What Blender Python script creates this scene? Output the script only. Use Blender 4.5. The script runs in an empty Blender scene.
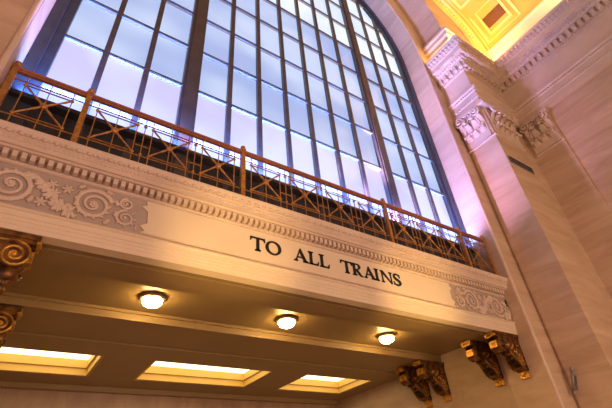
import bpy, bmesh, math, random
from mathutils import Vector, Matrix
PI = math.pi
random.seed(4)
S = 0.5            # one layout unit is half a metre
EYE = 1.6          # camera height above the floor

# ------------------------------------------------------------------ camera
C = bpy.context.scene.collection
cam_d = bpy.data.cameras.new('camera')
cam = bpy.data.objects.new('camera', cam_d); C.objects.link(cam)
r0 = (0.83364016, -0.54680439, -0.07777561)
r1 = (0.27409775, 0.53184816, -0.80125399)
r2 = (0.47949401, 0.64663939, 0.59324784)
cam.matrix_world = Matrix(((r0[0], -r1[0], -r2[0], 0), (r0[1], -r1[1], -r2[1], 0), (r0[2], -r1[2], -r2[2], EYE), (0, 0, 0, 1)))
cam_d.sensor_width = 36; cam_d.lens = 36 * 414.78 / 612
cam_d.clip_end = 200
bpy.context.scene.camera = cam

# ------------------------------------------------------------------ world, view, lights
sc = bpy.context.scene
sc.view_settings.view_transform = 'Standard'; sc.view_settings.look = 'None'
sc.view_settings.gamma = 1; sc.view_settings.use_curve_mapping = False
sc.view_settings.exposure = 0.0
w = bpy.data.worlds.new('world'); sc.world = w; w.use_nodes = True
w.node_tree.nodes['Background'].inputs[0].default_value = (1.0, 0.55, 0.31, 1)
w.node_tree.nodes['Background'].inputs[1].default_value = 0.30

def P(x, y, z): return Vector((x * S, y * S, z * S + EYE))

def area(name, loc, target, sx, sy, power, col, spread=180):
    d = bpy.data.lights.new(name, 'AREA'); d.shape = 'RECTANGLE'; d.size = sx; d.size_y = sy
    d.energy = power; d.color = col; d.spread = math.radians(spread)
    o = bpy.data.objects.new(name, d); C.objects.link(o); o.location = loc
    v = (target - loc).normalized()
    o.rotation_euler = v.to_track_quat('-Z', 'Y').to_euler()
    return o
def spot(name, loc, target, power, col, ang, blend, radius=.1):
    d = bpy.data.lights.new(name, 'SPOT'); d.energy = power; d.color = col
    d.spot_size = math.radians(ang); d.spot_blend = blend; d.shadow_soft_size = radius
    o = bpy.data.objects.new(name, d); C.objects.link(o); o.location = loc
    o.rotation_euler = (target - loc).normalized().to_track_quat('-Z', 'Y').to_euler()
    return o

# added warm key and pink fill, standing in for the concourse light
area('added_concourse_fill', P(11, -14, 3), P(12, 9, 12), 5, 4, 680, (1.0, 0.64, 0.42))
area('added_concourse_fill', P(-6, -5, 1), P(3, 10, 6.5), 4, 3, 130, (1.0, 0.62, 0.70))
# added unseen lamps above the sill: blue for the mullions, violet for reveals and pier
for k, (x, e) in enumerate(((0.3, 170), (5.5, 200), (10.7, 200), (15.9, 170))):
    area('added_blue_uplight', P(x, 10.52, 10.34), P(x, 10.60, 16), 2.4, .05, e, (0.11, 0.27, 1.0), 110)
spot('added_violet_spot', P(12.5, 10.5, 10.4), P(18.5, 10.05, 14.0), 1000, (0.86, 0.48, 1.0), 66, 1.0)
spot('added_violet_spot', P(11.0, 10.5, 10.4), P(18.5, 10.0, 25), 2600, (0.88, 0.56, 1.0), 34, 1.0)
spot('added_violet_spot', P(8.0, 10.5, 10.4), P(19.6, 8.6, 21.5), 1500, (0.76, 0.46, 1.0), 34, 1.0)
spot('added_violet_spot', P(3.5, 10.5, 10.4), P(-2.3, 10.0, 14.5), 700, (0.80, 0.52, 1.0), 60, 1.0)
# two picture spots on the lettering panel
spot('panel_spot', P(2.5, 3.5, -1.0), P(4.6, 10, 6.5), 950, (1.0, 0.62, 0.20), 32, 1.0)
spot('panel_spot', P(10.5, 3.5, -1.0), P(12.6, 10, 6.5), 950, (1.0, 0.62, 0.20), 32, 1.0)
# cove lamps lying on top of the cornice
area('cove_light', P(23.7, 0, 25.45), P(24.4, 0, 28.0), 7.5, .1, 420, (1.0, 0.68, 0.34)).rotation_euler = (Vector((.75, 0, 2.6))).to_track_quat('-Z', 'X').to_euler()
area('cove_light', P(21.6, 7.0, 25.45), P(21.6, 8.0, 29), 1.8, .1, 190, (1.0, 0.62, 0.20))
area('cove_light', P(23.7, 6.9, 25.45), P(23.9, 7.1, 30), .6, .6, 60, (1.0, 0.62, 0.20))
spot('added_warm_spot', P(19.3, 8.7, 25.5), P(18.9, 9.4, 31), 28, (1.0, 0.55, 0.18), 150, 1.0)  # added lamp, warms the wall strip beside the arch

# ------------------------------------------------------------------ materials
def nodes(name):
    m = bpy.data.materials.new(name); m.use_nodes = True
    nt = m.node_tree; return m, nt, nt.nodes['Principled BSDF']
def stone(name, c1, c2, rough=.55, vein=(1.2, 1.2, 5.0), bump=.15, joints=False, axis='x', amp=1.0):
    m, nt, b = nodes(name); N = nt.nodes; L = nt.links
    g = N.new('ShaderNodeNewGeometry')
    mp = N.new('ShaderNodeMapping'); mp.inputs['Scale'].default_value = vein; mp.inputs['Rotation'].default_value = (.15, .12, .1)
    L.new(g.outputs['Position'], mp.inputs['Vector'])
    n1 = N.new('ShaderNodeTexNoise'); n1.inputs['Scale'].default_value = 1.0; n1.inputs['Detail'].default_value = 8; n1.inputs['Roughness'].default_value = .65; n1.inputs['Distortion'].default_value = .6
    L.new(mp.outputs[0], n1.inputs['Vector'])
    cr = N.new('ShaderNodeValToRGB'); cr.color_ramp.elements[0].position = .33; cr.color_ramp.elements[1].position = .66
    cr.color_ramp.elements[0].color = (*c1, 1); cr.color_ramp.elements[1].color = (*c2, 1)
    L.new(n1.outputs['Fac'], cr.inputs['Fac'])
    out = cr.outputs['Color']
    n2 = N.new('ShaderNodeTexNoise'); n2.inputs['Scale'].default_value = 14; n2.inputs['Detail'].default_value = 4
    L.new(g.outputs['Position'], n2.inputs['Vector'])
    if joints:
        sx = N.new('ShaderNodeSeparateXYZ'); L.new(g.outputs['Position'], sx.inputs[0])
        cb = N.new('ShaderNodeCombineXYZ')
        L.new(sx.outputs['Y' if axis == 'x' else 'X'], cb.inputs[0]); L.new(sx.outputs['Z'], cb.inputs[1])
        br = N.new('ShaderNodeTexBrick'); br.inputs['Scale'].default_value = 1.0
        br.inputs['Color1'].default_value = (1, 1, 1, 1); br.inputs['Color2'].default_value = (.93, .92, .91, 1); br.inputs['Mortar'].default_value = (.80, .78, .76, 1)
        br.inputs['Mortar Size'].default_value = .006; br.inputs['Mortar Smooth'].default_value = .3
        br.inputs['Brick Width'].default_value = 2.3; br.inputs['Row Height'].default_value = 1.15
        L.new(cb.outputs[0], br.inputs['Vector'])
        mx = N.new('ShaderNodeMix'); mx.data_type = 'RGBA'; mx.blend_type = 'MULTIPLY'; mx.inputs[0].default_value = .8
        L.new(out, mx.inputs[6]); L.new(br.outputs['Color'], mx.inputs[7]); out = mx.outputs[2]
    L.new(out, b.inputs['Base Color'])
    bp = N.new('ShaderNodeBump'); bp.inputs['Strength'].default_value = bump; bp.inputs['Distance'].default_value = .02
    L.new(n2.outputs['Fac'], bp.inputs['Height']); L.new(bp.outputs[0], b.inputs['Normal'])
    b.inputs['Roughness'].default_value = rough
    return m
def metal(name, c, rough=.4, met=.8, c2=None, scale=20):
    m, nt, b = nodes(name); N = nt.nodes; L = nt.links
    tc = N.new('ShaderNodeTexCoord')
    n = N.new('ShaderNodeTexNoise'); n.inputs['Scale'].default_value = scale; n.inputs['Detail'].default_value = 5
    L.new(tc.outputs['Object'], n.inputs['Vector'])
    cr = N.new('ShaderNodeValToRGB'); cr.color_ramp.elements[0].position = .38; cr.color_ramp.elements[1].position = .62
    c2 = c2 or tuple(v * .7 for v in c)
    cr.color_ramp.elements[0].color = (*c2, 1); cr.color_ramp.elements[1].color = (*c, 1)
    L.new(n.outputs['Fac'], cr.inputs['Fac']); L.new(cr.outputs[0], b.inputs['Base Color'])
    b.inputs['Metallic'].default_value = met; b.inputs['Roughness'].default_value = rough
    return m
def glow(name, c, s, c2=None, scale=(1, 1, 1)):
    m, nt, b = nodes(name); N = nt.nodes; L = nt.links
    b.inputs['Base Color'].default_value = (.06, .06, .06, 1); b.inputs['Roughness'].default_value = .15
    b.inputs['Emission Strength'].default_value = s
    if c2:
        g = N.new('ShaderNodeNewGeometry'); mp = N.new('ShaderNodeMapping'); mp.inputs['Scale'].default_value = scale
        L.new(g.outputs['Position'], mp.inputs['Vector'])
        n = N.new('ShaderNodeTexNoise'); n.inputs['Scale'].default_value = 1; n.inputs['Detail'].default_value = 2
        L.new(mp.outputs[0], n.inputs['Vector'])
        cr = N.new('ShaderNodeValToRGB'); cr.color_ramp.elements[0].position = .4; cr.color_ramp.elements[1].position = .6
        cr.color_ramp.elements[0].color = (*c, 1); cr.color_ramp.elements[1].color = (*c2, 1)
        L.new(n.outputs['Fac'], cr.inputs['Fac']); L.new(cr.outputs[0], b.inputs['Emission Color'])
    else: b.inputs['Emission Color'].default_value = (*c, 1)
    return m

WALLX = stone('caen stone side', (.50, .35, .24), (.68, .52, .39), joints=True, axis='x', vein=(.6, .6, 3.2))
WALLY = stone('caen stone front', (.52, .37, .25), (.68, .52, .38), joints=True, axis='y', vein=(.6, .6, 3.2))
MARBLE = stone('botticino marble', (.40, .29, .19), (.56, .42, .29), rough=.35, joints=True, axis='x', vein=(.8, .8, 2.5))
TRIM = stone('carved stone', (.60, .47, .38), (.70, .57, .47), vein=(1, 1, 1))
PALE = stone('pale painted stone', (.72, .60, .45), (.78, .66, .50), vein=(1, 1, 1), bump=.05)
GROUND = stone('tinted frieze ground', (.40, .32, .28), (.47, .38, .33), vein=(2, 2, 2))
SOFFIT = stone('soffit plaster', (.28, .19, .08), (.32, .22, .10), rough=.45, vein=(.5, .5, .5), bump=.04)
CEIL = stone('vault plaster', (.60, .33, .08), (.66, .38, .10), vein=(.4, .4, .4), bump=.04)
CEILTRIM = stone('vault mouldings', (.76, .54, .20), (.80, .60, .26), vein=(1, 1, 1), bump=.04)
VENTD = metal('coffer grille brown', (.16, .06, .02), .7, 0, (.11, .04, .015))
FLOOR = stone('floor marble', (.45, .36, .28), (.58, .48, .38), rough=.3, vein=(1, 1, 1))
BRASS = metal('aged brass', (.50, .25, .07), .5, .35, (.34, .15, .04))
COPPER = metal('copper handrail', (.46, .20, .12), .5, .35, (.36, .14, .09))
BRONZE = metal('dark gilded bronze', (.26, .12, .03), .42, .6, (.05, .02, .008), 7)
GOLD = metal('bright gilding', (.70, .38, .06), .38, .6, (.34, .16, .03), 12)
LETTER = metal('black bronze letters', (.022, .020, .022), .45, .4)
MULL = metal('brown window bronze', (.10, .085, .085), .45, .1, (.075, .065, .065), 4)
FRAMEM = metal('dark slate window frame', (.06, .07, .09), .45, .1, (.045, .055, .075), 4)
PALEBAR = metal('white transom ledge', (.58, .56, .62), .5, 0, (.52, .50, .58))  # white puts the lit transom undersides into colour; the pale lowest bar shares it
DARKBASE = metal('dark slate balcony base', (.035, .035, .045), .6, 0)
PANE = glow('frosted window glass', (.36, .48, .84), 1.0, (.56, .68, .96), (.35, .35, .55))
PANELOW = glow('frosted window glass lowest row', (.62, .60, .98), 1.0, (.74, .76, 1.0), (.5, .5, .6))
PANEHIGH = glow('frosted window glass upper', (.66, .78, 1.0), 1.05, (.86, .93, 1.0), (.5, .5, .5))
LAMPG = glow('lit lamp glass', (1.0, .62, .20), 85)
LAMPM = metal('lamp ring metal', (.30, .24, .18), .4, .6)
SKY = glow('lit ceiling panel', (1.0, .80, .46), 3.2)
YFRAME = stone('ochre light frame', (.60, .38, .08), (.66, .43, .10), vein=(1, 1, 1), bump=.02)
GREY = metal('grey painted fixture', (.30, .28, .29), .45, .4)
BLACK = metal('black slot', (.015, .012, .01), .7, 0)

# ------------------------------------------------------------------ helpers
def tag(o, label=None, cat=None, group=None, kind=None):
    for k, v in (('label', label), ('category', cat), ('group', group), ('kind', kind)):
        if v: o[k] = v
    return o
def obj(name, bm, mat, parent=None, local=False, smooth=False, kind=None, label=None):
    me = bpy.data.meshes.new(name)
    bmesh.ops.recalc_face_normals(bm, faces=bm.faces)
    off = Vector((0, 0, 0)) if local else Vector((0, 0, EYE))
    base = parent.matrix_basis.translation.copy() if (parent and not local) else Vector((0, 0, 0))
    if parent and parent.parent and not local: base = parent.parent.matrix_basis.translation + base
    for v in bm.verts: v.co = v.co * S + off - base
    if smooth:
        for f in bm.faces: f.smooth = True
    bm.to_mesh(me); bm.free()
    me.materials.append(mat)
    o = bpy.data.objects.new(name, me); C.objects.link(o)
    if parent: o.parent = parent
    if kind: o['kind'] = kind
    if label: o['label'] = label
    return o
def thing(name, label, cat, loc=Vector((0, 0, 0)), group=None, rz=0):
    o = bpy.data.objects.new(name, None); C.objects.link(o)
    o.empty_display_size = .2; o.location = loc; o.rotation_euler = (0, 0, rz)
    return tag(o, label, cat, group)
def copy_tree(o, parent=None):
    c = o.copy(); C.objects.link(c)
    if parent: c.parent = parent
    for ch in list(o.children): copy_tree(ch, c)
    return c
def box(bm, x0, x1, y0, y1, z0, z1):
    vs = [bm.verts.new(p) for p in ((x0, y0, z0), (x1, y0, z0), (x1, y1, z0), (x0, y1, z0), (x0, y0, z1), (x1, y0, z1), (x1, y1, z1), (x0, y1, z1))]
    for f in ((0, 3, 2, 1), (4, 5, 6, 7), (0, 1, 5, 4), (1, 2, 6, 5), (2, 3, 7, 6), (3, 0, 4, 7)): bm.faces.new([vs[i] for i in f])
def boxm(bm, M, sx, sy, sz):
    vs = [bm.verts.new(M @ Vector((a * sx / 2, b * sy / 2, c * sz / 2))) for a, b, c in ((-1, -1, -1), (1, -1, -1), (1, 1, -1), (-1, 1, -1), (-1, -1, 1), (1, -1, 1), (1, 1, 1), (-1, 1, 1))]
    for f in ((0, 3, 2, 1), (4, 5, 6, 7), (0, 1, 5, 4), (1, 2, 6, 5), (2, 3, 7, 6), (3, 0, 4, 7)): bm.faces.new([vs[i] for i in f])
def bar(bm, a, b, w, d=None):
    a = Vector(a); b = Vector(b); d = d or w
    q = (b - a).to_track_quat('Z', 'Y')
    boxm(bm, Matrix.Translation((a + b) / 2) @ q.to_matrix().to_4x4(), w, d, (b - a).length)
def tube(bm, pts, rad, seg=8, flat=None):
    """round tube through pts, rad a number or list; flat = (axis, factor) squashes it"""
    n = len(pts); pts = [Vector(p) for p in pts]
    rads = rad if isinstance(rad, (list, tuple)) else [rad] * n
    rings = []; up = None
    for i, p in enumerate(pts):
        t = (pts[min(i + 1, n - 1)] - pts[max(i - 1, 0)]).normalized()
        if up is None: up = Vector((0, 1, 0)) if abs(t.y) < .9 else Vector((1, 0, 0))
        a = (up - t * up.dot(t)).normalized(); b = t.cross(a); up = a
        ring = []
        for k in range(seg):
            th = 2 * PI * k / seg
            o = (a * math.cos(th) + b * math.sin(th)) * rads[i]
            if flat: o[flat[0]] *= flat[1]
            ring.append(bm.verts.new(p + o))
        rings.append(ring)
    for i in range(n - 1):
        for k in range(seg):
            bm.faces.new((rings[i][k], rings[i][(k + 1) % seg], rings[i + 1][(k + 1) % seg], rings[i + 1][k]))
    bm.faces.new(rings[0][::-1]); bm.faces.new(rings[-1])
def ball(bm, M, seg=8, rings=5):
    bmesh.ops.create_uvsphere(bm, u_segments=seg, v_segments=rings, radius=1, matrix=M)
def ell(bm, c, rx, ry, rz, R=None, seg=8, rings=5):
    M = Matrix.Translation(c)
    if R is not None: M = M @ R
    ball(bm, M @ Matrix.Diagonal((rx, ry, rz, 1)), seg, rings)
def lathe(bm, prof, c, axis='Z', seg=20):
    c = Vector(c); rings = []
    for r, h in prof:
        ring = []
        for k in range(seg):
            t = 2 * PI * k / seg
            v = {'Z': Vector((r * math.cos(t), r * math.sin(t), h)), 'Y': Vector((r * math.cos(t), h, r * math.sin(t))), 'X': Vector((h, r * math.cos(t), r * math.sin(t)))}[axis]
            ring.append(bm.verts.new(c + v))
        rings.append(ring)
    for i in range(len(rings) - 1):
        for k in range(seg): bm.faces.new((rings[i][k], rings[i][(k + 1) % seg], rings[i + 1][(k + 1) % seg], rings[i + 1][k]))
    bm.faces.new(rings[0][::-1]); bm.faces.new(rings[-1])
def prism(bm, pts, T, d0, d1):
    """extrude 2-D outline pts; T maps (u, v, depth) to a point"""
    a = [bm.verts.new(T(u, v, d0)) for u, v in pts]; b = [bm.verts.new(T(u, v, d1)) for u, v in pts]
    n = len(pts)
    for i in range(n): bm.faces.new((a[i], a[(i + 1) % n], b[(i + 1) % n], b[i]))
    bm.faces.new(a[::-1]); bm.faces.new(b)
def sweep(bm, path, prof, closed=True):
    """path: list of ((x, y), (mx, my)) plan points with mitre direction; prof: (offset, z)"""
    rows = []
    for (x, y), (mx, my) in path: rows.append([bm.verts.new((x + mx * o, y + my * o, z)) for o, z in prof])
    n = len(prof)
    for a, b in zip(rows, rows[1:]):
        for i in range(n if closed else n - 1):
            j = (i + 1) % n
            bm.faces.new((a[i], a[j], b[j], b[i]))
    if closed: bm.faces.new(rows[0]); bm.faces.new(rows[-1][::-1])
def new(): return bmesh.new()

# ------------------------------------------------------------------ setting
XC = 8.1                       # centre line of the arch
XL, XR = -2.33, 18.53          # opening
YF, YW, YP = 9.4, 10.74, 7.6   # wall front, window plane, pier front
XP, XB = 19.9, 24.2            # pier side face, side wall
FL = -EYE / S

def arch_wall(name, R, zs, y0, y1, xmin, xmax, ztop, mat, zb=FL, seg=48):
    bm = new()
    cv = [(XC + R * math.cos(PI * k / seg), zs + R * math.sin(PI * k / seg)) for k in range(seg + 1)]
    inner = [(XC + R, zb)] + cv + [(XC - R, zb)]
    outer = [(xmax, zb)]
    for k in range(seg + 1):
        x, z = cv[k]; t = k / seg
        if t < .25: outer.append((xmax, z if t < .02 else zs + (ztop - zs) * t / .25))
        elif t <= .75: outer.append((xmax + (xmin - xmax) * (t - .25) / .5, ztop))
        else: outer.append((xmin, ztop + (zs - ztop) * (t - .75) / .25))
    outer.append((xmin, zb))
    A = [[bm.verts.new((x, y, z)) for x, z in row] for row in (inner, outer) for y in (y0, y1)]
    i0, i1, o0, o1 = A
    for k in range(len(inner) - 1):
        bm.faces.new((i0[k], i0[k + 1], o0[k + 1], o0[k])); bm.faces.new((i1[k], o1[k], o1[k + 1], i1[k + 1]))
        bm.faces.new((i0[k], i1[k], i1[k + 1], i0[k + 1])); bm.faces.new((o0[k], o0[k + 1], o1[k + 1], o1[k]))
    for r in ((i0[0], o0[0], o1[0], i1[0]), (i0[-1], i1[-1], o1[-1], o0[-1])): bm.faces.new(r)
    return obj(name, bm, mat, kind='structure')
arch_wall('wall_back', (XR - XL) / 2, 26.5, YF, YW + .45, -9.3, 25.5, 43, WALLY)
arch_wall('wall_front', XP - XC, 27.6, YP, YF, -9.3, 25.5, 43, WALLY)
bm = new(); box(bm, XB, 25.5, -9, YP, FL, 25.2); obj('wall_right', bm, WALLX, kind='structure')
bm = new(); box(bm, -9.3, 2 * XC - XB, -9, YP, FL, 25.2); obj('wall_left', bm, WALLX, kind='structure')
bm = new(); box(bm, XR, 25, YW + .45, 25, FL, 8.2); obj('wall_passage_right', bm, MARBLE, kind='structure')
bm = new(); box(bm, -9, XL, YW + .45, 25, FL, 8.2); obj('wall_passage_left', bm, MARBLE, kind='structure')
bm = new(); box(bm, XL, XR, 23.8, 25, FL, 8.2); obj('wall_passage_back', bm, stone('brown marble', (.30, .19, .13), (.42, .29, .20), rough=.35, joints=True, axis='y', vein=(2.5, 2.5, .7)), kind='structure')
bm = new(); box(bm, -9.3, 25.5, -9, 25, FL - .4, FL); obj('floor', bm, FLOOR, kind='structure')

# bands of dressed stone: the rounded arris of the arch and the pilasters on pier and side wall
bm = new()
pth = [((XR + .0, YF), (1, 0))]
tube(bm, [(XR + .10, YF - .02, z) for z in (FL, 5, 15, 26.5)] + [(XC + 10.53 * math.cos(a), YF - .02, 26.5 + 10.53 * math.sin(a)) for a in [PI * k / 40 for k in range(1, 40)]] + [(XL - .10, YF - .02, z) for z in (26.5, 15, 5, FL)], .09, 8)
obj('trim_1', bm, TRIM, kind='structure', smooth=True)
bm = new()
box(bm, XB - .18, XB, 5.6, YP, FL, 19.55)
obj('trim_2', bm, WALLX, kind='structure')
bm = new(); prism(bm, [(XP, YF - .15), (XP - .12, YF - .15), (XP - .12, YP - .12), (22.75, YP - .12), (22.75, YP), (XP, YP)], lambda u, v, d: Vector((u, v, d)), FL, 19.55)
obj('trim_3', bm, WALLY, kind='structure')
# small impost block above the cornice on the pier
bm = new()
sweep(bm, [((XP, YF), (-1, 0)), ((XP, YP), (-1, -1)), ((XP + 3, YP), (0, -1))], [(0, 26.2), (.10, 26.2), (.10, 26.5), (.2, 26.6), (.2, 26.95), (.32, 27.1), (.32, 27.45), (.42, 27.55), (.42, 27.8), (0, 27.8)])
obj('trim_4', bm, TRIM, kind='structure')

# barrel vault
VP = [(24.5, 24.6), (24.5, 27.5), (24.42, 28.8), (23.9, 30.3), (23.2, 31.4), (22.3, 32.3), (20.7, 33.4), (18.4, 35.4), (15.5, 37.6), (12, 39.3), (8.1, 40.0)]
def smooth_curve(pts, n=5):
    out = []
    for i in range(len(pts) - 1):
        p0 = Vector(pts[max(i - 1, 0)]); p1 = Vector(pts[i]); p2 = Vector(pts[i + 1]); p3 = Vector(pts[min(i + 2, len(pts) - 1)])
        for k in range(n):
            t = k / n
            out.append(.5 * ((2 * p1) + (p2 - p0) * t + (2 * p0 - 5 * p1 + 4 * p2 - p3) * t * t + (3 * p1 - p0 - 3 * p2 + p3) * t ** 3))
    out.append(Vector(pts[-1])); return out
half = smooth_curve(VP)
full = half + [Vector((2 * XC - p.x, p.y)) for p in half[::-1][1:]]
bm = new()
nrm = []
for i, p in enumerate(full):
    t = (full[min(i + 1, len(full) - 1)] - full[max(i - 1, 0)]).normalized(); nrm.append(Vector((t.y, -t.x)))
ra = [[bm.verts.new((p.x, y, p.y)) for p in full] for y in (YP, -9)]
rb = [[bm.verts.new((p.x + n.x * .6, y, p.y + n.y * .6)) for p, n in zip(full, nrm)] for y in (YP, -9)]
for i in range(len(full) - 1):
    bm.faces.new((ra[0][i], ra[0][i + 1], ra[1][i + 1], ra[1][i])); bm.faces.new((rb[0][i], rb[1][i], rb[1][i + 1], rb[0][i + 1]))
    for e in (0, 1): bm.faces.new((ra[e][i], rb[e][i], rb[e][i + 1], ra[e][i + 1]))
ceiling = obj('ceiling', bm, CEIL, kind='structure')
# mouldings running along the vault against the end wall, and the cove band
def rib(bm, y0, y1, h, inset=0):
    rows = []
    for p, n in zip(full, nrm):
        q = p - n * .0; i = p - n * h
        rows.append([bm.verts.new((q.x, y0, q.y)), bm.verts.new((i.x, y0, i.y)), bm.verts.new((i.x, y1, i.y)), bm.verts.new((q.x, y1, q.y))])
    for a, b in zip(rows, rows[1:]):
        for k in range(3): bm.faces.new((a[k], a[k + 1], b[k + 1], b[k]))
bm = new(); rib(bm, 7.58, 7.42, .16); rib(bm, 7.42, 7.12, .07); rib(bm, 7.12, 6.98, .2); rib(bm, 5.05 + 1.75, 5.05 + 1.68, .1)
i = 0; acc = 0
for a, b in zip(full, full[1:]):
    L_ = (b - a).length; k = acc
    while k < L_:
        p = a + (b - a) * (k / L_); ell(bm, (p.x - .08, 7.27, p.y - .02), .07, .1, .12, None, 6, 4); k += .32
    acc = k - L_
obj('rib_moulding', bm, CEILTRIM, ceiling)
bm = new()
box(bm, 24.36, 24.5, -9, 6.95, 27.75, 27.95); box(bm, 24.39, 24.5, -9, 6.95, 27.0, 27.1); box(bm, 24.39, 24.5, -9, 6.95, 26.2, 26.3)
obj('cove_band_moulding', bm, PALE, ceiling)
bm = new(); box(bm, 24.43, 24.52, -9, 6.95, 25.25, 27.8); obj('cove_band', bm, PALE, ceiling, label='plain cream band above the cornice')
# sunk coffers with brown grilles
def frame_ring(bm, w, h, t, dx0, dx1, T):
    for (a0, a1, b0, b1) in ((-w, w, h - t, h), (-w, w, -h, -h + t), (-w, -w + t, -h + t, h - t), (w - t, w, -h + t, h - t)):
        prism(bm, [(a0, b0), (a1, b0), (a1, b1), (a0, b1)], T, dx0, dx1)
clen = [0]
for a, b in zip(full, full[1:]): clen.append(clen[-1] + (b - a).length)
def at_s(s):
    for i in range(len(clen) - 1):
        if clen[i + 1] >= s:
            t = (s - clen[i]) / (clen[i + 1] - clen[i]); p = full[i].lerp(full[i + 1], t); d = (full[i + 1] - full[i]).normalized()
            return p, d
for s in (5.75, 9.75, 14.15, 18.15):
    for yc in (5.15, .9, -3.35):
        p, d = at_s(s); n = Vector((-d.y, d.x))
        if n.dot(Vector((XC, 26)) - p) < 0: n = -n
        T = lambda u, v, q: Vector((p.x + d.x * v + n.x * q, yc + u, p.y + d.y * v + n.y * q))
        bm = new(); frame_ring(bm, 1.45, 1.75, .14, -.12, .16, T); frame_ring(bm, 1.31, 1.61, .06, -.12, .09, T); frame_ring(bm, .98, 1.22, .17, -.12, .15, T)
        cf = obj('coffer', bm, CEILTRIM, ceiling)
        bm = new(); prism(bm, [(-.79, -1.02), (.79, -1.02), (.79, 1.02), (-.79, 1.02)], T, -.12, .02)
        obj('grille', bm, VENTD, cf, label='brown grille')

# ------------------------------------------------------------------ window
win = bpy.data.objects.new('window_1', None); C.objects.link(win); win['kind'] = 'structure'; win.location = P(XC, YW, 8.2)
RW = (XR - XL) / 2; ZS = 26.5
def arch_half(x):  # height of arch at x
    return ZS + math.sqrt(max(RW * RW - (x - XC) ** 2, 0))
bm = new()   # frame follows the opening
ang = [PI * k / 48 for k in range(49)]
inn = [(XC + RW - .66, 8.2)] + [(XC + (RW - .66) * math.cos(a), ZS + (RW - .66) * math.sin(a)) for a in ang] + [(XC - RW + .66, 8.2)]
out = [(XC + RW - .01, 8.2)] + [(XC + (RW - .01) * math.cos(a), ZS + (RW - .01) * math.sin(a)) for a in ang] + [(XC - RW + .01, 8.2)]
def ringwall(bm, a, b, y0, y1):
    A = [bm.verts.new((x, y0, z)) for x, z in a]; B = [bm.verts.new((x, y0, z)) for x, z in b]
    A1 = [bm.verts.new((x, y1, z)) for x, z in a]; B1 = [bm.verts.new((x, y1, z)) for x, z in b]
    for k in range(len(a) - 1):
        bm.faces.new((A[k], A[k + 1], B[k + 1], B[k])); bm.faces.new((A[k], A1[k], A1[k + 1], A[k + 1])); bm.faces.new((B[k], B[k + 1], B1[k + 1], B1[k])); bm.faces.new((A1[k], B1[k], B1[k + 1], A1[k + 1]))
    bm.faces.new((A[0], B[0], B1[0], A1[0])); bm.faces.new((A[-1], A1[-1], B1[-1], B[-1]))
ringwall(bm, inn, out, YW - .02, YW + .40)
inn2 = [(x + (.30 if x > XC else -.30) * (1 if z <= ZS else abs(x - XC) / RW), z + (.30 * (z - ZS) / RW if z > ZS else 0)) for x, z in inn]
ringwall(bm, inn2, out, YW - .12, YW - .02)
obj('frame', bm, FRAMEM, win)
minor = [-.32, 1.12, 4.51, 5.95, 7.40, 8.80, 10.2, 11.66, 15.1, 16.52]
for x0, x1 in ((2.49, 3.15), (13.07, 13.73)):
    bm = new(); box(bm, x0, x1, YW - .04, YW + .20, 8.2, arch_half((x0 + x1) / 2) - .4); box(bm, x0 + .12, x1 - .12, YW - .10, YW - .04, 8.2, arch_half((x0 + x1) / 2) - .4)
    obj('mullion', bm, MULL, win)
for x in minor:
    bm = new(); box(bm, x - .10, x + .10, YW - .0, YW + .16, 8.2, arch_half(x) - .4); obj('glazing_bar', bm, MULL, win)
rows = [13.93 + 2.67 * k for k in range(9)]
xs = [XL + .66] + sorted(minor + [2.49, 13.07]) + [XR - .66]
segs = [(-1.67, 2.49), (3.15, 13.07), (13.73, 17.87)]
for z in rows:
    dark = new(); pale = new()
    for a, b in segs:
        if z > ZS:
            hw = math.sqrt(max((RW - .6) ** 2 - (z - ZS) ** 2, 0)); a = max(a, XC - hw); b = min(b, XC + hw)
        if b - a < .2: continue
        box(dark, a, b, YW + .02, YW + .08, z - .045, z + .045); box(pale, a, b, YW + .08, YW + .20, z - .04, z + .03)
    t = obj('transom', dark, MULL, win)
    obj('underglow', pale, PALEBAR, t, label='pale transom ledge')  # white slab added to look like the lit underside of the dark bar
bm = new(); box(bm, -1.67, 17.87, YW + .10, YW + .2, 11.2, 11.34); obj('sill_bar', bm, PALEBAR, win, label='pale lowest bar')
def glass(z0, z1, mat, name):
    bm = new(); n = 60
    top = []; 
    xa = XL + .3; xb = XR - .3
    cols = [xa + (xb - xa) * k / n for k in range(n + 1)]
    for x0, x1 in zip(cols, cols[1:]):
        t0 = min(z1, arch_half(x0) - .2); t1 = min(z1, arch_half(x1) - .2)
        if min(t0, t1) <= z0 + .01: continue
        vs = [bm.verts.new(p) for p in ((x0, YW + .19, z0), (x1, YW + .19, z0), (x1, YW + .19, t1), (x0, YW + .19, t0), (x0, YW + .43, z0), (x1, YW + .43, z0), (x1, YW + .43, t1), (x0, YW + .43, t0))]
        for f in ((0, 3, 2, 1), (4, 5, 6, 7), (0, 1, 5, 4), (1, 2, 6, 5), (2, 3, 7, 6), (3, 0, 4, 7)): bm.faces.new([vs[i] for i in f])
    obj(name, bm, mat, win)
glass(10.35, rows[0], PANELOW, 'glass')
glass(rows[0], rows[4], PANE, 'glass')
glass(rows[4], 38, PANEHIGH, 'glass')
bm = new(); box(bm, XL + .02, XR - .02, YW + .02, YW + .44, 8.2, 10.32); box(bm, XL + .02, XR - .02, 10.44, YW + .44, 10.15, 10.3)
obj('trim_5', bm, DARKBASE, kind='structure')

# ------------------------------------------------------------------ underside of the balcony
bm = new()
box(bm, XL + .01, XR - .01, 10.37, 11.73, 5.67, 6.0); box(bm, XL + .01, XR - .01, 10.62, 11.35, 5.63, 5.67)
box(bm, XL + .01, XR - .01, 14.5, 16.35, 5.67, 6.0)
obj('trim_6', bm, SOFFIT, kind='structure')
bm = new(); box(bm, XL + .01, XR - .01, 11.73, 11.9, 5.86, 6.0); box(bm, XL + .01, XR - .01, 14.44, 14.5, 5.90, 6.0)
obj('trim_7', bm, SOFFIT, kind='structure')
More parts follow.
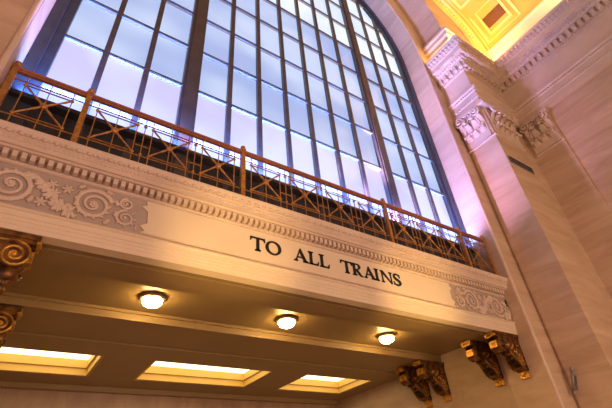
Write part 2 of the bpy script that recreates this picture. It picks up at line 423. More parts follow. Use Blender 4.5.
# deck above the recess
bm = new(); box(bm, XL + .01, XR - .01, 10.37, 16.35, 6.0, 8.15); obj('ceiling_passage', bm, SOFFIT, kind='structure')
# rear soffit with three openings for the lit panels
SK = [(-1.15, 2.95), (4.93, 10.85), (12.78, 17.35)]
Y0, Y1 = 18.6, 21.85
bm = new()
box(bm, XL + .01, XR - .01, 16.35, Y0, 5.67 + .05, 7.2)
box(bm, XL + .01, XR - .01, 17.0, Y0, 5.67, 5.67 + .05)
box(bm, XL + .01, XR - .01, Y1, 23.8, 5.67, 7.2)
gx = [XL + .01] + [v for p in SK for v in p] + [XR - .01]
for a, b in zip(gx[::2], gx[1::2]): box(bm, a, b, Y0, Y1, 5.67, 7.2)
box(bm, XL + .01, XR - .01, 23.45, 23.8, 5.45, 5.67)
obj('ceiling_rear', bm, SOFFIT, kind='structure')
side = ('leftmost', 'middle', 'rightmost')
for i, (a, b) in enumerate(SK):
    t = thing('ceiling_light_panel', '%s of the three long lit panels sunk in the ochre soffit under the balcony' % side[i], 'ceiling light', P((a + b) / 2, (Y0 + Y1) / 2, 5.67), 'lit soffit panels')
    bm = new()
    for (x0, x1, y0, y1) in ((a + .005, b - .005, Y1 - .12, Y1 - .005), (a + .005, b - .005, Y0 + .005, Y0 + .12), (a + .005, a + .12, Y0 + .12, Y1 - .12), (b - .12, b - .005, Y0 + .12, Y1 - .12)):
        box(bm, x0, x1, y0, y1, 5.69, 6.0)
    k = .2
    for (x0, x1, y0, y1) in ((a, b, Y1 - k, Y1), (a, b, Y0, Y0 + k), (a, a + k, Y0 + k, Y1 - k), (b - k, b, Y0 + k, Y1 - k)):
        box(bm, max(x0, a + .005), min(x1, b - .005), max(y0, Y0 + .005), min(y1, Y1 - .005), 6.0, 6.35)
    obj('frame', bm, YFRAME, t)
    bm = new(); box(bm, a + k - .05, b - k + .05, Y0 + .1, Y1 - k + .05, 6.352, 6.42); obj('light_panel', bm, SKY, t, label='glowing warm white panel')

# three round lamps
lamp0 = None
for i, x in enumerate((3.16, 8.26, 13.45)):
    if lamp0 is None:
        t = lamp0 = thing('ceiling_lamp', '', 'ceiling lamp', Vector((0, 0, 0)), 'round lamps under the balcony')
        bm = new(); lathe(bm, [(.40, 0), (.42, -.03), (.42, -.08), (.36, -.11), (.30, -.11)], (0, 0, 0), seg=28); obj('base_ring', bm, LAMPM, t, local=True, smooth=True)
        bm = new(); lathe(bm, [(.30, -.11), (.32, -.15), (.30, -.23), (.24, -.29), (.15, -.33), (.04, -.345)], (0, 0, 0), seg=28); obj('glass_dome', bm, LAMPG, t, local=True, smooth=True, label='glowing milky glass dome')
        bm = new(); lathe(bm, [(.02, -.344), (.025, -.36), (.012, -.385)], (0, 0, 0), seg=10); obj('finial', bm, LAMPM, t, local=True)
    else: t = copy_tree(lamp0)
    t.location = P(x, 13.12, 6.0)
    t['label'] = '%s of the three glowing round dome lamps in the recess under the balcony' % side[i]

# ------------------------------------------------------------------ balcony entablature
ent = thing('balcony_entablature', 'long carved stone entablature carrying the balcony railing and the lettering TO ALL TRAINS', 'entablature', P(XC, 10, 5.67))
a, b = XL + .005, XR - .005
def straight(prof, name, mat, back=10.35, **k):
    bm = new(); pr = [(o, z) for o, z in prof]
    sweep(bm, [((a, back), (0, -1)), ((b, back), (0, -1))], pr); return obj(name, bm, mat, ent, **k)
f = lambda Y: 10.35 - Y
straight([(0, 5.62), (f(10), 5.62), (f(10), 5.75), (f(9.985), 5.755), (f(9.985), 5.855), (f(9.97), 5.86), (f(9.97), 5.955), (f(9.95), 5.96), (f(9.95), 6.10), (f(9.90), 6.13), (f(9.90), 6.165), (f(9.95), 6.20), (f(10.0), 6.25), (0, 6.25)], 'architrave', PALE)
bm = new(); box(bm, a, b, 10.0, 10.35, 6.25, 7.37); frieze = obj('frieze', bm, GROUND, ent, label='mauve brown frieze ground')
straight([(0, 7.37), (f(9.97), 7.37), (f(9.93), 7.40), (f(9.93), 7.45), (f(9.98), 7.46), (f(9.98), 7.66), (f(9.74), 7.68), (f(9.70), 7.72), (0, 7.72)], 'bed_moulding', TRIM)
straight([(0, 7.72), (f(9.64), 7.72), (f(9.64), 7.84), (f(9.62), 7.86), (f(9.62), 7.90), (f(9.56), 7.95), (f(9.56), 7.99), (f(9.50), 8.06), (f(9.46), 8.14), (f(9.46), 8.19), (0, 8.19)], 'cornice', TRIM)
bm = new(); x = a + .08; box(bm, a, b, 9.965, 9.975, 7.46, 7.5)
while x < b - .12:
    box(bm, x, x + .115, 9.77, 9.975, 7.47, 7.655); x += .195
obj('dentil_course', bm, TRIM, ent)
bm = new(); x = a + .05; box(bm, a, b, 9.61, 9.63, 7.86, 7.9)
while x < b - .05:
    ell(bm, (x, 9.62, 7.885), .035, .03, .04, None, 6, 4); x += .11
obj('bead_course', bm, TRIM, ent)
bm = new(); x = a + .12; box(bm, a, b, 9.53, 9.56, 8.0, 8.05)
while x < b - .1:
    ell(bm, (x, 9.53, 8.04), .085, .05, .075, None, 6, 5); ell(bm, (x + .13, 9.54, 8.02), .03, .04, .06, None, 5, 4); x += .26
obj('leaf_course', bm, TRIM, ent, smooth=True)
# plain panel with eared ends
px0, px1 = 1.80, 14.58
ear = [(px0, 6.29), (px0 + .12, 6.36), (px0 - .02, 6.50), (px0 + .16, 6.62), (px0 + .12, 7.0), (px0 - .05, 7.12), (px0 + .08, 7.2), (px0 + .05, 7.34)]
earr = [(px0 + px1 - x, z) for x, z in ear[::-1]]
bm = new(); prism(bm, [(x, z) for x, z in ear[::-1]] + [(x, z) for x, z in earr[::-1]], lambda u, v, d: Vector((u, d, v)), 9.95, 10.0)
obj('panel', bm, PALE, ent, label='plain pale panel behind the letters')
# carved scrolls
def spiral(cx, cz, r, turns, start, direction, y=9.97, n=34, w0=.075, w1=.03):
    pts = []; rad = []
    for i in range(n + 1):
        t = i / n; an = start + direction * turns * 2 * PI * t; rr = r * (1 - t) ** .8 + .06 * t
        pts.append((cx + rr * math.cos(an), y, cz + rr * math.sin(an))); rad.append(w0 + (w1 - w0) * t)
    return pts, rad
def leaf_blob(bm, x, z, ang, l=.16, w=.055, y=9.97):
    ell(bm, (x + math.cos(ang) * l * .6, y, z + math.sin(ang) * l * .6), l, .045, w, Matrix.Rotation(-ang, 4, 'Y'), 7, 4)
def rinceau(cx, m, start):
    bm = new(); cz = 6.80
    pts, rad = spiral(cx, cz, .47, 2.0, start, m); tube(bm, pts, rad, 6, (1, .6))
    for k in range(13):
        an = start + m * 2 * PI * k / 13 * 1.0; rr = .47 - .1 * k / 13
        leaf_blob(bm, cx + (rr - .03) * math.cos(an), cz + (rr - .03) * math.sin(an), an + m * 1.0, .085, .035)
    for k in range(7):
        an = 2 * PI * k / 7; ell(bm, (cx + .075 * math.cos(an), 9.97, cz + .075 * math.sin(an)), .05, .035, .04, None, 6, 4)
    ell(bm, (cx, 9.95, cz), .05, .05, .05)
    # sweeping acanthus running on to the next scroll
    sw = [(cx - m * .5 + -m * t * .95, 9.97, cz + .38 * math.cos(t * PI) * (-1 if start > 0 else 1)) for t in [j / 8 for j in range(9)]]
    tube(bm, sw, [.06] * 9, 6, (1, .6))
    rr_ = random.Random(int(cx * 100))
    for j, (x, y, z) in enumerate(sw):
        for s_ in (-1, 1):
            for q in range(2): leaf_blob(bm, x + rr_.uniform(-.05, .05), z, s_ * (1.0 + .25 * j + .5 * q) + (0 if m > 0 else PI), .15, .05)
    for j in range(9):   # leafy husks growing outwards from the ring
        an = start + PI + j * .62 * m; bx = cx + .5 * math.cos(an); bz = cz + .5 * math.sin(an)
        for q in (-.7, -.25, .25, .7):
            x_ = bx + .05 * math.cos(an + q); z_ = bz + .05 * math.sin(an + q)
            if 6.34 < z_ < 7.28: leaf_blob(bm, x_, z_, an + q + m * .5, .075, .03)
    for ux, uz in ((.66, 7.05), (.86, 6.58), (1.02, 7.08), (1.14, 6.5), (.74, 6.5), (.92, 6.85), (1.2, 6.98)):
        a0 = rr_.uniform(0, 2 * PI)
        for q in range(6): leaf_blob(bm, cx - m * ux + .03 * math.cos(a0 + q), uz + .03 * math.sin(a0 + q), a0 + q * PI / 3, .085, .035, 9.975)
        ell(bm, (cx - m * ux, 9.965, uz), .045, .045, .045)
    return bm
for cx, m, st in ((.57, 1, .4), (-1.27, 1, -2.4), (15.82, -1, PI - .4), (17.63, -1, PI + 2.4)):
    bm = rinceau(cx, m, st)
    for v in bm.verts: v.co.x = min(max(v.co.x, a + .03), b - .03)
    obj('scroll_relief', bm, TRIM, ent, smooth=True, label='pale carved leaf scroll')
for sgn, x0 in ((1, 1.38), (-1, 2 * 8.19 - 1.38)):
    bm = new()
    for dx, z, r in ((-.03 * sgn, 7.07, .17), (0, 6.62, .24)):
        p_, r_ = spiral(x0 + dx, z, r, 1.5, PI / 2, sgn, w0=.045, w1=.02); tube(bm, p_, r_, 6, (1, .6)); ell(bm, (x0 + dx, 9.97, z), .05, .04, .05)
    for k in range(8): leaf_blob(bm, x0 + .2 * math.cos(k * .8), 6.62 + .2 * math.sin(k * .8), k * .8, .06, .03)
    box(bm, x0 + sgn * .30 - .02, x0 + sgn * .30 + .02, 9.96, 10.0, 6.3, 6.5)
    obj('end_scroll_relief', bm, TRIM, ent, smooth=True)

# ------------------------------------------------------------------ lettering
ins = thing('inscription', 'black serif capital letters reading TO ALL TRAINS on the pale frieze panel', 'lettering', P(8.3, 9.95, 6.6))
H = .48; th = .095; tn = .045; sf = .045
def R4(x0, x1, z0, z1): return [(x0, z0), (x1, z0), (x1, z1), (x0, z1)]
def serif(x0, x1, z, up): # thin foot with bracket
    return [(x0 - .05, z), (x1 + .05, z), (x1 + .05, z + up * .028), (x1, z + up * .06), (x0, z + up * .06), (x0 - .05, z + up * .028)] if up > 0 else [(x0 - .05, z), (x0 - .05, z - .028), (x0, z - .06), (x1, z - .06), (x1 + .05, z - .028), (x1 + .05, z)]
def ring_pts(cx, cz, rx, rz, ix, iz, a0, a1, n=20):
    out = []
    for k in range(n):
        t0 = a0 + (a1 - a0) * k / n; t1 = a0 + (a1 - a0) * (k + 1) / n
        out.append([(cx + rx * math.cos(t0), cz + rz * math.sin(t0)), (cx + rx * math.cos(t1), cz + rz * math.sin(t1)), (cx + ix * math.cos(t1), cz + iz * math.sin(t1)), (cx + ix * math.cos(t0), cz + iz * math.sin(t0))])
    return out
def stroke(pts, ws):
    out = []
    n = len(pts); L_ = []; R_ = []
    for i in range(n):
        ax, az = pts[max(i - 1, 0)]; bx, bz = pts[min(i + 1, n - 1)]
        d = math.hypot(bx - ax, bz - az); nx, nz = -(bz - az) / d, (bx - ax) / d
        w_ = ws[i] / 2; L_.append((pts[i][0] + nx * w_, pts[i][1] + nz * w_)); R_.append((pts[i][0] - nx * w_, pts[i][1] - nz * w_))
    for i in range(n - 1): out.append([L_[i], L_[i + 1], R_[i + 1], R_[i]])
    return out
def gT(): return [R4(.205, .205 + th, 0, H), serif(.205, .205 + th, 0, 1), R4(0, .5, H - tn, H), [(0, H), (0, H - .13), (.025, H - .13), (.06, H - tn), (.06, H)], [(.5, H), (.44, H), (.44, H - tn), (.475, H - .13), (.5, H - .13)]]
def gO(): return ring_pts(.275, H / 2, .275, H / 2 + .01, .175, H / 2 - .035, 0, 2 * PI, 28)
def gA(): return [[(.24, H + .01), (.27, H + .01), (.50, 0), (.39, 0), (.215, .39)], [(.235, H - .02), (.245, H - .08), (.10, 0), (.055, 0)], R4(.14, .40, .14, .175), serif(.055, .10, 0, 1), serif(.395, .495, 0, 1)]
def gL(): return [R4(.06, .06 + th, 0, H), serif(.06, .06 + th, H, -1), serif(.06, .06 + th, 0, 1), R4(.06, .38, 0, tn), [(.38, 0), (.41, .15), (.385, .15), (.33, tn), (.33, 0)]]
def gI(): return [R4(.05, .05 + th, 0, H), serif(.05, .05 + th, H, -1), serif(.05, .05 + th, 0, 1)]
def gR(): return [R4(.05, .05 + th, 0, H), serif(.05, .05 + th, H, -1), serif(.05, .05 + th, 0, 1), R4(.05, .24, H - .035, H), R4(.05, .24, .215, .25)] + ring_pts(.24, .3625 + .003, .145, .12, .055, .08, -PI / 2, PI / 2, 12) + stroke([(.19, .24), (.31, .08), (.38, .012), (.46, -.005)], [.09, .09, .06, .02])
def gN(): return [R4(.06, .06 + tn, 0, H), R4(.48, .48 + tn, 0, H + .0), serif(.06, .06 + tn, 0, 1), serif(.48, .48 + tn, H, -1), [(.01, H), (.14, H), (.525, 0), (.50, -.015), (.06, H - .06), (.01, H - .03)]]
def gS():
    c = [(.345, .37), (.31, .445), (.215, .468), (.10, .44), (.075, .36), (.12, .29), (.22, .235), (.32, .175), (.34, .10), (.27, .03), (.17, .012), (.08, .04), (.03, .12)]
    c = [tuple(v) for v in smooth_curve(c, 3)]
    n = len(c); ws = [.03 + .075 * math.sin(PI * min(max((i / (n - 1)), 0), 1)) ** 1.5 for i in range(n)]
    return stroke(c, ws) + [[(.33, .33), (.36, .33), (.36, .47), (.335, .47)], [(.02, .01), (.045, .01), (.05, .15), (.02, .15)]]
for ch, x, g in (('T', 5.07, gT), ('O', 5.61, gO), ('A', 6.66, gA), ('L', 7.24, gL), ('L', 7.69, gL), ('T', 8.62, gT), ('R', 9.13, gR), ('A', 9.66, gA), ('I', 10.20, gI), ('N', 10.50, gN), ('S', 11.13, gS)):
    bm = new()
    for poly in g(): prism(bm, poly, lambda u, v, d: Vector((x + u * 1.05, d, 6.595 + v)), 9.91, 9.949)
    obj('letter', bm, LETTER, ins, label='black letter %s' % ch)

# ------------------------------------------------------------------ railing
rail = thing('balcony_railing', 'brass and copper balcony railing with star panels running along the top of the entablature', 'railing', P(XC, 9.87, 8.19))
YR = 9.87
bm = new(); box(bm, XL + .02, XR - .02, YR - .09, YR + .09, 10.44, 10.52); box(bm, XL + .02, XR - .02, YR - .05, YR + .05, 10.38, 10.44)
obj('handrail', bm, COPPER, rail, label='copper coloured handrail')
for z, w_ in ((10.12, .03), (8.80, .03), (8.42, .035), (9.18, 0)):
    if w_:
        bm = new(); box(bm, XL + .02, XR - .02, YR - w_ / 2, YR + w_ / 2, z - w_ / 2, z + w_ / 2); obj('rail', bm, BRASS, rail)
posts = [-2.22, -.33, 4.74, 11.5, 16.5, 18.4]
for x in posts:
    bm = new(); box(bm, x - .075, x + .075, YR - .075, YR + .075, 8.19, 10.56); box(bm, x - .11, x + .11, YR - .11, YR + .11, 8.19, 8.34)
    p_ = obj('post', bm, BRASS, rail)
    bm = new(); lathe(bm, [(.10, 10.56), (.12, 10.6), (.06, 10.64), (.09, 10.69), (.085, 10.74), (.03, 10.79)], (x, YR, 0), seg=12); obj('finial', bm, BRASS, p_)
for x0, x1, n in ((posts[0], posts[1], 1), (posts[1], posts[2], 3), (posts[2], posts[3], 4), (posts[3], posts[4], 3), (posts[4], posts[5], 1)):
    x0 += .085; x1 -= .085; pw = (x1 - x0) / n
    for k in range(n):
        cx = x0 + pw * (k + .5); cz = 9.45; h = .56; w_ = .58
        bm = new()
        for s_ in (-1, 1): box(bm, cx + s_ * w_ - .014, cx + s_ * w_ + .014, YR - .014, YR + .014, 8.42, 10.38)
        box(bm, cx - .012, cx + .012, YR - .012, YR + .012, 8.42, 10.38)
        box(bm, cx - w_, cx + w_, YR - .018, YR + .018, 10.0, 10.025); box(bm, cx - w_, cx + w_, YR - .018, YR + .018, 8.88, 8.905)
        pn = obj('star_panel', bm, BRASS, rail)
        bm = new()
        for sx in (-1, 1):
            for sz in (-1, 1):
                e = (cx + sx * w_, YR, cz + sz * h); m_ = (cx + sx * w_ * .5, YR, cz + sz * h * .5)
                tube(bm, [(cx, YR, cz), (cx + sx * w_ * .3, YR, cz + sz * h * .3), m_, (cx + sx * w_ * .8, YR, cz + sz * h * .8), e], [.022, .04, .022, .034, .018], 6)
                ell(bm, e, .055, .05, .055, None, 8, 5)
        obj('diagonal', bm, BRASS, pn)
        bm = new(); lathe(bm, [(.05, -.08), (.10, -.05), (.11, 0), (.10, .05), (.05, .08)], (cx, YR, cz), 'Y', 14); obj('hub', bm, BRASS, pn)
        if k < n - 1:
            bm = new(); xm = cx + pw / 2; box(bm, xm - .013, xm + .013, YR - .013, YR + .013, 8.42, 10.38)
            for z in (9.2, 9.7): box(bm, xm - (pw / 2 - w_), xm + (pw / 2 - w_), YR - .012, YR + .012, z - .015, z + .015)
            ell(bm, (xm, YR, 10.03), .06, .05, .06); ell(bm, (xm, YR, 8.86), .05, .05, .05)
            obj('baluster', bm, BRASS, rail)

# ------------------------------------------------------------------ bracket pairs
def console(left):
    t = thing('scroll_bracket', '', 'bracket', Vector((0, 0, 0)))
    L_ = 2.05 if left else 1.72; W = .25; dv = .28 if left else -.05
    bm = new(); box(bm, -L_, 0, -W - .04, W + .04, -.13, 0); box(bm, -L_ + .06, 0, -W, W, -.22, -.13)
    obj('top_slab', bm, BRONZE, t, local=True)
    out = [(0, -.22), (1.66 + dv, -.22)]
    vc = (1.36 + dv, -.52); vr = .31
    for k in range(9):
        an = PI / 2 * .8 - k * (PI * 1.25) / 8; out.append((vc[0] + vr * math.cos(an), vc[1] + vr * math.sin(an)))
    out += [(1.0, -.78), (.84, -.93), (.66, -1.14), (.50, -1.36), (.32, -1.48), (.16, -1.53), (0, -1.53)]
    bm = new(); prism(bm, out, lambda u, v, d: Vector((-u, d, v)), -W + .03, W - .03)
    body = obj('console_body', bm, BRONZE, t, local=True)
    for s_ in (-1, 1):
        y = s_ * (W - .03)
        bm = new(); pts = []
        for i in range(30):
            k = i / 29; an = PI * .5 - k * 4.2 * PI; rr = .29 * (1 - k) + .04
            pts.append((-(vc[0] + rr * math.cos(an)), y, vc[1] + rr * math.sin(an)))
        lead = [(-.1, y, -.42), (-.4, y, -.30), (-.8, y, -.24), (-1.1, y, -.22)]
        tube(bm, lead + pts, [.035] * 4 + [.035] * 30, 6)
        edge = [(-1.05, y, -.78), (-.84, y, -.96), (-.70, y, -1.16), (-.56, y, -1.36), (-.40, y, -1.46)]
        tube(bm, edge, .04, 6)
        ell(bm, (-vc[0], y, vc[1]), .07, .05, .07)
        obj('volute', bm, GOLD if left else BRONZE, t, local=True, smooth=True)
        bm = new()
        c2 = (.34, -1.2)
        pts = [(-(c2[0] + (.2 * (1 - i / 19) + .03) * math.cos(i * .55)), y, c2[1] + (.2 * (1 - i / 19) + .03) * math.sin(i * .55)) for i in range(20)]
        tube(bm, pts, .028, 6)
        for k in range(9):
            u = .28 + .1 * k; z = -.5 - .35 * (1 - k / 9) * (k % 3) / 2
            ell(bm, (-u, y, z), .09, .03, .045, Matrix.Rotation(.6 * k, 4, 'Y'), 7, 4)
        for k in range(4): ell(bm, (-.2 - .14 * k, y, -.95 + .06 * k), .07, .03, .04, Matrix.Rotation(-.9, 4, 'Y'), 7, 4)
        obj('leaf_scroll', bm, GOLD, t, local=True, smooth=True, label='gilded leaf scroll')
    bm = new()   # acanthus spine on the front edge
    for i, (u, z) in enumerate([(1.62, -.66), (1.42, -.80), (1.15, -.86), (.95, -.88), (.80, -1.04), (.68, -1.24), (.53, -1.42)]):
        for s_ in (-.6, 0, .6): ell(bm, (-u, s_ * W * .6, z), .09, .07, .05, Matrix.Rotation(-.8, 4, 'Y'), 7, 4)
    obj('acanthus_leaf', bm, BRONZE, t, local=True, smooth=True)
    bm = new()   # bright end block
    box(bm, -L_ - .02, -L_ + .08, -W, W, -.2, -.02); box(bm, -vc[0] - vr - .06, -vc[0] - vr + .06, -W + .07, W - .07, -.66, -.38)
    ell(bm, (-L_ + .0, 0, -.11), .06, .16, .06)
    obj('end_block', bm, GOLD, t, local=True, label='bright gilded end block')
    bm = new(); box(bm, -.2, 0, -W + .1, W - .1, -1.62, -1.53); box(bm, -.17, 0, -W + .04, W - .04, -1.80, -1.62); ell(bm, (-.17, 0, -1.70), .06, .08, .06)
    for s_ in (-1, 1): ell(bm, (-.09, s_ * (W - .04), -1.70), .07, .03, .05)
    obj('foot', bm, GOLD, t, local=True, label='bright gilded foot')
    if left:
        bm = new()
        for k in range(5):
            an = (k - 2) * .4; ell(bm, (-1.62 + .18 * math.sin(an), .0 - .05, -1.0 - .1 * math.cos(an)), .09, .2, .24, Matrix.Rotation(an, 4, 'Y'))
        p2 = [(-(1.58 + (.19 * (1 - i / 17) + .03) * math.cos(i * .6)), -W + .06, -1.02 + (.19 * (1 - i / 17) + .03) * math.sin(i * .6)) for i in range(18)]
        tube(bm, p2, .03, 6)
        ell(bm, (-1.6, 0, -1.3), .12, .16, .14); box(bm, -1.86, -1.3, -W + .08, W - .08, -1.12, -.74)
        obj('pendant_leaf', bm, BRONZE, t, local=True, smooth=True)
    return t
def drop(t, x, y, rz, label, z=5.62):
    t.location = P(x, y, z); t.rotation_euler = (0, 0, rz); t['label'] = label; t['group'] = 'scroll brackets under the balcony'
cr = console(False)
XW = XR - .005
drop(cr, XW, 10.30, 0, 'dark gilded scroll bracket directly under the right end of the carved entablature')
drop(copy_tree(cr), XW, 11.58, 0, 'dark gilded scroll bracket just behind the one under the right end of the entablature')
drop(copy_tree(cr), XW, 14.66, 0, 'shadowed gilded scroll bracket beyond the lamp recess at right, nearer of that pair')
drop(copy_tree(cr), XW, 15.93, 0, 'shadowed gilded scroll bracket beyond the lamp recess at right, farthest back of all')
cl = console(True)
drop(cl, XL + .005, 10.33, PI, 'gilded scroll bracket with large volute under the left end of the carved entablature')
drop(copy_tree(cl), XL + .005, 14.82, PI, 'gilded scroll bracket at the left edge beyond the lamp recess')

# ------------------------------------------------------------------ room entablature on pier and side wall
went = thing('wall_entablature', 'richly moulded stone cornice and frieze wrapping the right pier and running along the side wall', 'entablature', P(XB, YP, 19.5))
PATH = [((XP, YF - .003), (-1, 0)), ((XP, YP), (-1, -1)), ((XB, YP), (-1, -1)), ((XB, -8.9), (-1, 0))]
def wsweep(prof, name, mat, **k):
    bm = new(); sweep(bm, PATH, prof); return obj(name, bm, mat, went, **k)
wsweep([(0, 19.5), (.28, 19.5), (.28, 19.62), (.22, 19.66), (.22, 20.05), (.27, 20.08), (.27, 20.22), (.23, 20.25), (.23, 20.65), (.30, 20.7), (.30, 20.82), (.38, 20.92), (.38, 21.08), (.16, 21.14), (0, 21.14)], 'architrave', TRIM)
wsweep([(0, 21.14), (.16, 21.14), (.16, 22.88), (0, 22.88)], 'frieze', TRIM)
wsweep([(0, 22.88), (.22, 22.88), (.26, 23.03), (.26, 23.60), (.46, 23.62), (.46, 23.7), (.60, 23.92), (.60, 24.05), (.82, 24.07), (.82, 24.5), (.86, 24.54), (.88, 24.66), (1.0, 25.1), (1.04, 25.15), (1.04, 25.3), (0, 25.3)], 'cornice', TRIM)
def along(spacing, off, fn, inset=.0):
    """call fn(point, tangent, outward) along the three runs of the path"""
    runs = [((XP - off, YF - .05), (XP - off, YP - off), (-1, 0)), ((XP - off, YP - off), (XB - off, YP - off), (0, -1)), ((XB - off, YP - off), (XB - off, -8.5), (-1, 0))]
    for p, q, o in runs:
        p = Vector(p); q = Vector(q); L_ = (q - p).length; n = max(1, round(L_ / spacing)); d = (q - p) / n
        for i in range(n): fn(p + d * (i + .5), (q - p).normalized(), Vector(o))
def orient(t, o): return Matrix(((t.x, o.x, 0, 0), (t.y, o.y, 0, 0), (0, 0, 1, 0), (0, 0, 0, 1)))
bm = new(); along(.40, .36, lambda p, t, o: boxm(bm, Matrix.Translation((p.x, p.y, 23.34)) @ orient(t, o), .25, .22, .44)); obj('dentil_course', bm, TRIM, went)
bm = new(); along(.22, .56, lambda p, t, o: ell(bm, (p.x, p.y, 23.84), .08, .08, .12, None, 6, 4)); along(.2, .28, lambda p, t, o: ell(bm, (p.x, p.y, 22.97), .06, .06, .06, None, 6, 4)); sweep(bm, PATH, [(.5, 23.82), (.55, 23.82), (.55, 23.86), (.5, 23.86)]); sweep(bm, PATH, [(.24, 22.95), (.27, 22.95), (.27, 22.99), (.24, 22.99)]); obj('egg_course', bm, TRIM, went, smooth=True)
bm = new(); along(.27, .97, lambda p, t, o: ell(bm, (p.x, p.y, 24.93), .10, .10, .19, None, 6, 5)); along(.27, .90, lambda p, t, o: ell(bm, (p.x + t.x * .13, p.y + t.y * .13, 24.64), .06, .06, .08, None, 6, 4)); obj('leaf_course', bm, TRIM, went, smooth=True)
bm = new(); along(.17, .30, lambda p, t, o: ell(bm, (p.x, p.y, 20.76), .06, .06, .07, None, 6, 4)); along(.17, .28, lambda p, t, o: ell(bm, (p.x, p.y, 20.15), .055, .05, .06, None, 6, 4)); sweep(bm, PATH, [(.27, 20.74), (.3, 20.74), (.3, 20.78), (.27, 20.78)]); obj('bead_course', bm, TRIM, went, smooth=True)
bm = new()
def modil(p, t, o):
    for k in range(6):
        an = k * PI / 3; ell(bm, (p.x + t.x * .12 * math.cos(an) + o.x * .1 * math.sin(an), p.y + t.y * .12 * math.cos(an) + o.y * .1 * math.sin(an), 24.03), .08, .08, .07, None, 6, 4)
    ell(bm, (p.x, p.y, 23.99), .06, .06, .06, None, 6, 4)
    for s_ in (-1, 1): ell(bm, (p.x + s_ * t.x * .28, p.y + s_ * t.y * .28, 24.05), .1, .1, .03, None, 6, 4)
along(1.6, .72, modil); obj('soffit_rosette_course', bm, TRIM, went, smooth=True)

# ------------------------------------------------------------------ capitals
def leaf(bm, T, u, z0, h, w_, out):
    """acanthus leaf on a face: rises from z0 and curls outward; T(u, z, d)"""
    rows_ = []
    n = 8
    for i in range(n + 1):
        t = i / n; d = .05 + out * t * t * (1 if t < .85 else .9); z = z0 + h * (t if t < .8 else .8 + (t - .8) * .2 - (t - .8) * .5 * (t > .9))
        ww = w_ * (.55 + .45 * math.sin(PI * min(t * 1.1, 1))) * (1 if t < .9 else .6) * (1 + .18 * (i % 2))
        rows_.append([bm.verts.new(T(u + ww * s_, z, d - abs(s_) * .06)) for s_ in (-.5, -.25, 0, .25, .5)] + [bm.verts.new(T(u + ww * s_, z - .02, d - .09 - abs(s_) * .04)) for s_ in (.5, 0, -.5)])
    for r_a, r_b in zip(rows_, rows_[1:]):
        m_ = len(r_a)
        for k in range(m_): bm.faces.new((r_a[k], r_a[(k + 1) % m_], r_b[(k + 1) % m_], r_b[k]))
    bm.faces.new(rows_[0]); bm.faces.new(rows_[-1][::-1])
def cap_face(t, T, w_, ext0=.08, ext1=.08):
    Z0 = 16.85; Z1 = 19.5
    bm = new(); prism(bm, [(-w_ / 2 - ext0 * .5, Z0 + .1), (w_ / 2 + ext1 * .5, Z0 + .1), (w_ / 2 + ext1, Z1 - .25), (-w_ / 2 - ext0, Z1 - .25)], lambda u, v, d: T(u, v, d), 0.0, .10)
    obj('bell', bm, TRIM, t)
    n = max(2, round(w_ / .55))
    for k in range(n):
        u = -w_ / 2 + w_ * (k + .5) / n; bm = new(); leaf(bm, T, u, Z0 + .12, 1.0, w_ / n * .82, .34)
        for q in (-1, 1): ell(bm, T(u + q * w_ / n * .28, Z0 + .86, .34), .09, .09, .09, None, 7, 5)
        obj('acanthus_leaf', bm, TRIM, t, smooth=True)
    for k in range(n - 1):
        u = -w_ / 2 + w_ * (k + 1) / n; bm = new(); leaf(bm, T, u, Z0 + .7, 1.15, w_ / n * .8, .5); ell(bm, T(u, Z0 + 1.75, .5), .13, .13, .08, None, 7, 5); obj('acanthus_leaf', bm, TRIM, t, smooth=True)
    for s_ in (-1, 1):
        bm = new(); pts = []; cu = s_ * (w_ / 2 - .12); cz = Z1 - .52
        for i in range(26):
            k = i / 25; an = PI / 2 - s_ * -1 * k * 3.4 * PI; rr = .30 * (1 - k) + .05
            pts.append(T(cu + rr * math.cos(an), cz + rr * math.sin(an), .36 + .12 * k))
        stem = [T(s_ * .12, Z0 + 1.2, .16), T(s_ * .18, Z0 + 1.75, .24), T(s_ * w_ * .28, Z1 - .3, .22)]
        tube(bm, stem + pts, [.05, .07, .08] + [.07] * 26, 7); ell(bm, pts[-1], .09, .09, .09)
        obj('volute', bm, TRIM, t, smooth=True)
    for s_ in (-1, 1):
        bm = new(); cu = s_ * w_ * .17; cz = Z1 - .62; pts = []
        for i in range(20):
            k = i / 19; an = PI / 2 + s_ * k * 3 * PI; rr = .2 * (1 - k) + .04
            pts.append(T(cu + rr * math.cos(an), cz + rr * math.sin(an), .3 + .1 * k))
        tube(bm, [T(s_ * w_ * .36, Z0 + 1.25, .2), T(s_ * w_ * .30, Z0 + 1.7, .26)] + pts, [.06, .06] + [.055] * 20, 6); ell(bm, pts[-1], .08, .08, .08)
        obj('inner_scroll', bm, TRIM, t, smooth=True)
        bm = new(); leaf(bm, T, s_ * w_ * .42, Z0 + .8, 1.35, .34, .55); obj('acanthus_leaf', bm, TRIM, t, smooth=True)
    bm = new()
    for k in range(6): ell(bm, T(.11 * math.cos(k * PI / 3), Z1 - .2 + .11 * math.sin(k * PI / 3), .3), .07, .07, .07, None, 7, 5)
    ell(bm, T(0, Z1 - .2, .36), .06, .06, .06); obj('rosette', bm, TRIM, t, smooth=True)
Xq = XP - .12; Yq = YP - .12
capt = thing('corner_capital', 'carved stone capital with scrolls and leaves wrapping the pier corner beside the arch', 'capital', P(XP, YP, 16.85))
cap_face(capt, lambda u, z, d: Vector((Xq - d, (YP + YF) / 2 - .07 + u, z)), 1.5)
cap_face(capt, lambda u, z, d: Vector(((Xq + 22.75) / 2 + u, Yq - d, z)), 2.5)
bm = new(); sweep(bm, [((Xq, YF - .02), (-1, 0)), ((Xq, Yq), (-1, -1)), ((22.72, Yq), (0, -1))], [(0, 16.78), (.09, 16.78), (.12, 16.84), (.09, 16.9), (0, 16.95)]); obj('necking', bm, TRIM, capt)
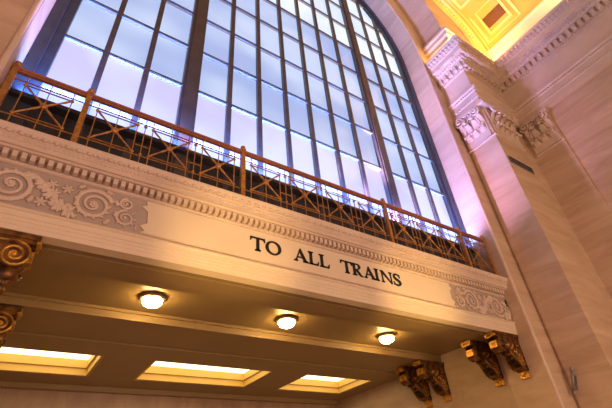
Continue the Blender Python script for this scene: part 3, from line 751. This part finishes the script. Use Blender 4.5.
bm = new(); sweep(bm, [((Xq, YF - .02), (-1, 0)), ((Xq, Yq), (-1, -1)), ((22.72, Yq), (0, -1))], [(0, 19.25), (.28, 19.25), (.34, 19.32), (.34, 19.49), (0, 19.49)]); obj('abacus', bm, TRIM, capt)
caps = thing('side_wall_capital', 'carved stone capital on the side wall beneath the long cornice, next to the inner corner', 'capital', P(XB, 6.4, 16.85))
cap_face(caps, lambda u, z, d: Vector((XB - .18 - d, 6.5 - u, z)), 1.6)
bm = new(); sweep(bm, [((XB - .18, 7.4), (-1, 0)), ((XB - .18, 5.57), (-1, 0))], [(0, 16.48 + .3), (.09, 16.78), (.12, 16.84), (.09, 16.9), (0, 16.95)]); obj('necking', bm, TRIM, caps)
bm = new(); sweep(bm, [((XB - .18, 7.4), (-1, 0)), ((XB - .18, 5.5), (-1, 0))], [(0, 19.25), (.28, 19.25), (.34, 19.32), (.34, 19.49), (0, 19.49)]); obj('abacus', bm, TRIM, caps)

# ------------------------------------------------------------------ small fittings on the pier
vent = thing('vent_grille', 'dark slotted vent set in the pier front just below the carved capital', 'vent', P(21.4, Yq, 15.3))
bm = new()
for z0, z1 in ((14.74, 14.78), (14.95, 14.99), (15.16, 15.2)): box(bm, 20.0, 22.3, Yq - .06, Yq - .003, z0, z1)
for x0 in (20.0, 22.26): box(bm, x0, x0 + .04, Yq - .06, Yq - .003, 14.74, 15.2)
obj('frame', bm, GREY, vent)
bm = new(); box(bm, 20.02, 22.28, Yq - .03, Yq - .003, 14.75, 15.19); obj('slot_backing', bm, BLACK, vent, label='black slots')
fx = thing('wall_light', 'slim grey tube light fitting standing off the marble pier at the bottom right', 'wall light', P(19.78, 9.0, 3.4))
A_ = Vector((19.58, 9.16, 3.05)); B_ = Vector((19.58, 8.86, 3.95)); D_ = (B_ - A_).normalized()
bm = new(); tube(bm, [A_, B_], .055, 14); obj('tube_body', bm, GREY, fx, smooth=True)
bm = new(); tube(bm, [A_ - D_ * .03, A_ + D_ * .08], .07, 14); obj('end_cap', bm, GREY, fx)
bm = new(); tube(bm, [B_ - D_ * .08, B_ + D_ * .03], .07, 14); obj('end_cap', bm, GREY, fx)
bm = new(); bar(bm, (19.775, 9.13, 3.15), (19.775, 8.95, 3.7), .012, .14); bar(bm, (19.60, 9.11, 3.22), (19.775, 9.11, 3.22), .05); bar(bm, (19.60, 8.97, 3.62), (19.775, 8.97, 3.62), .05); obj('bracket_plate', bm, GREY, fx)
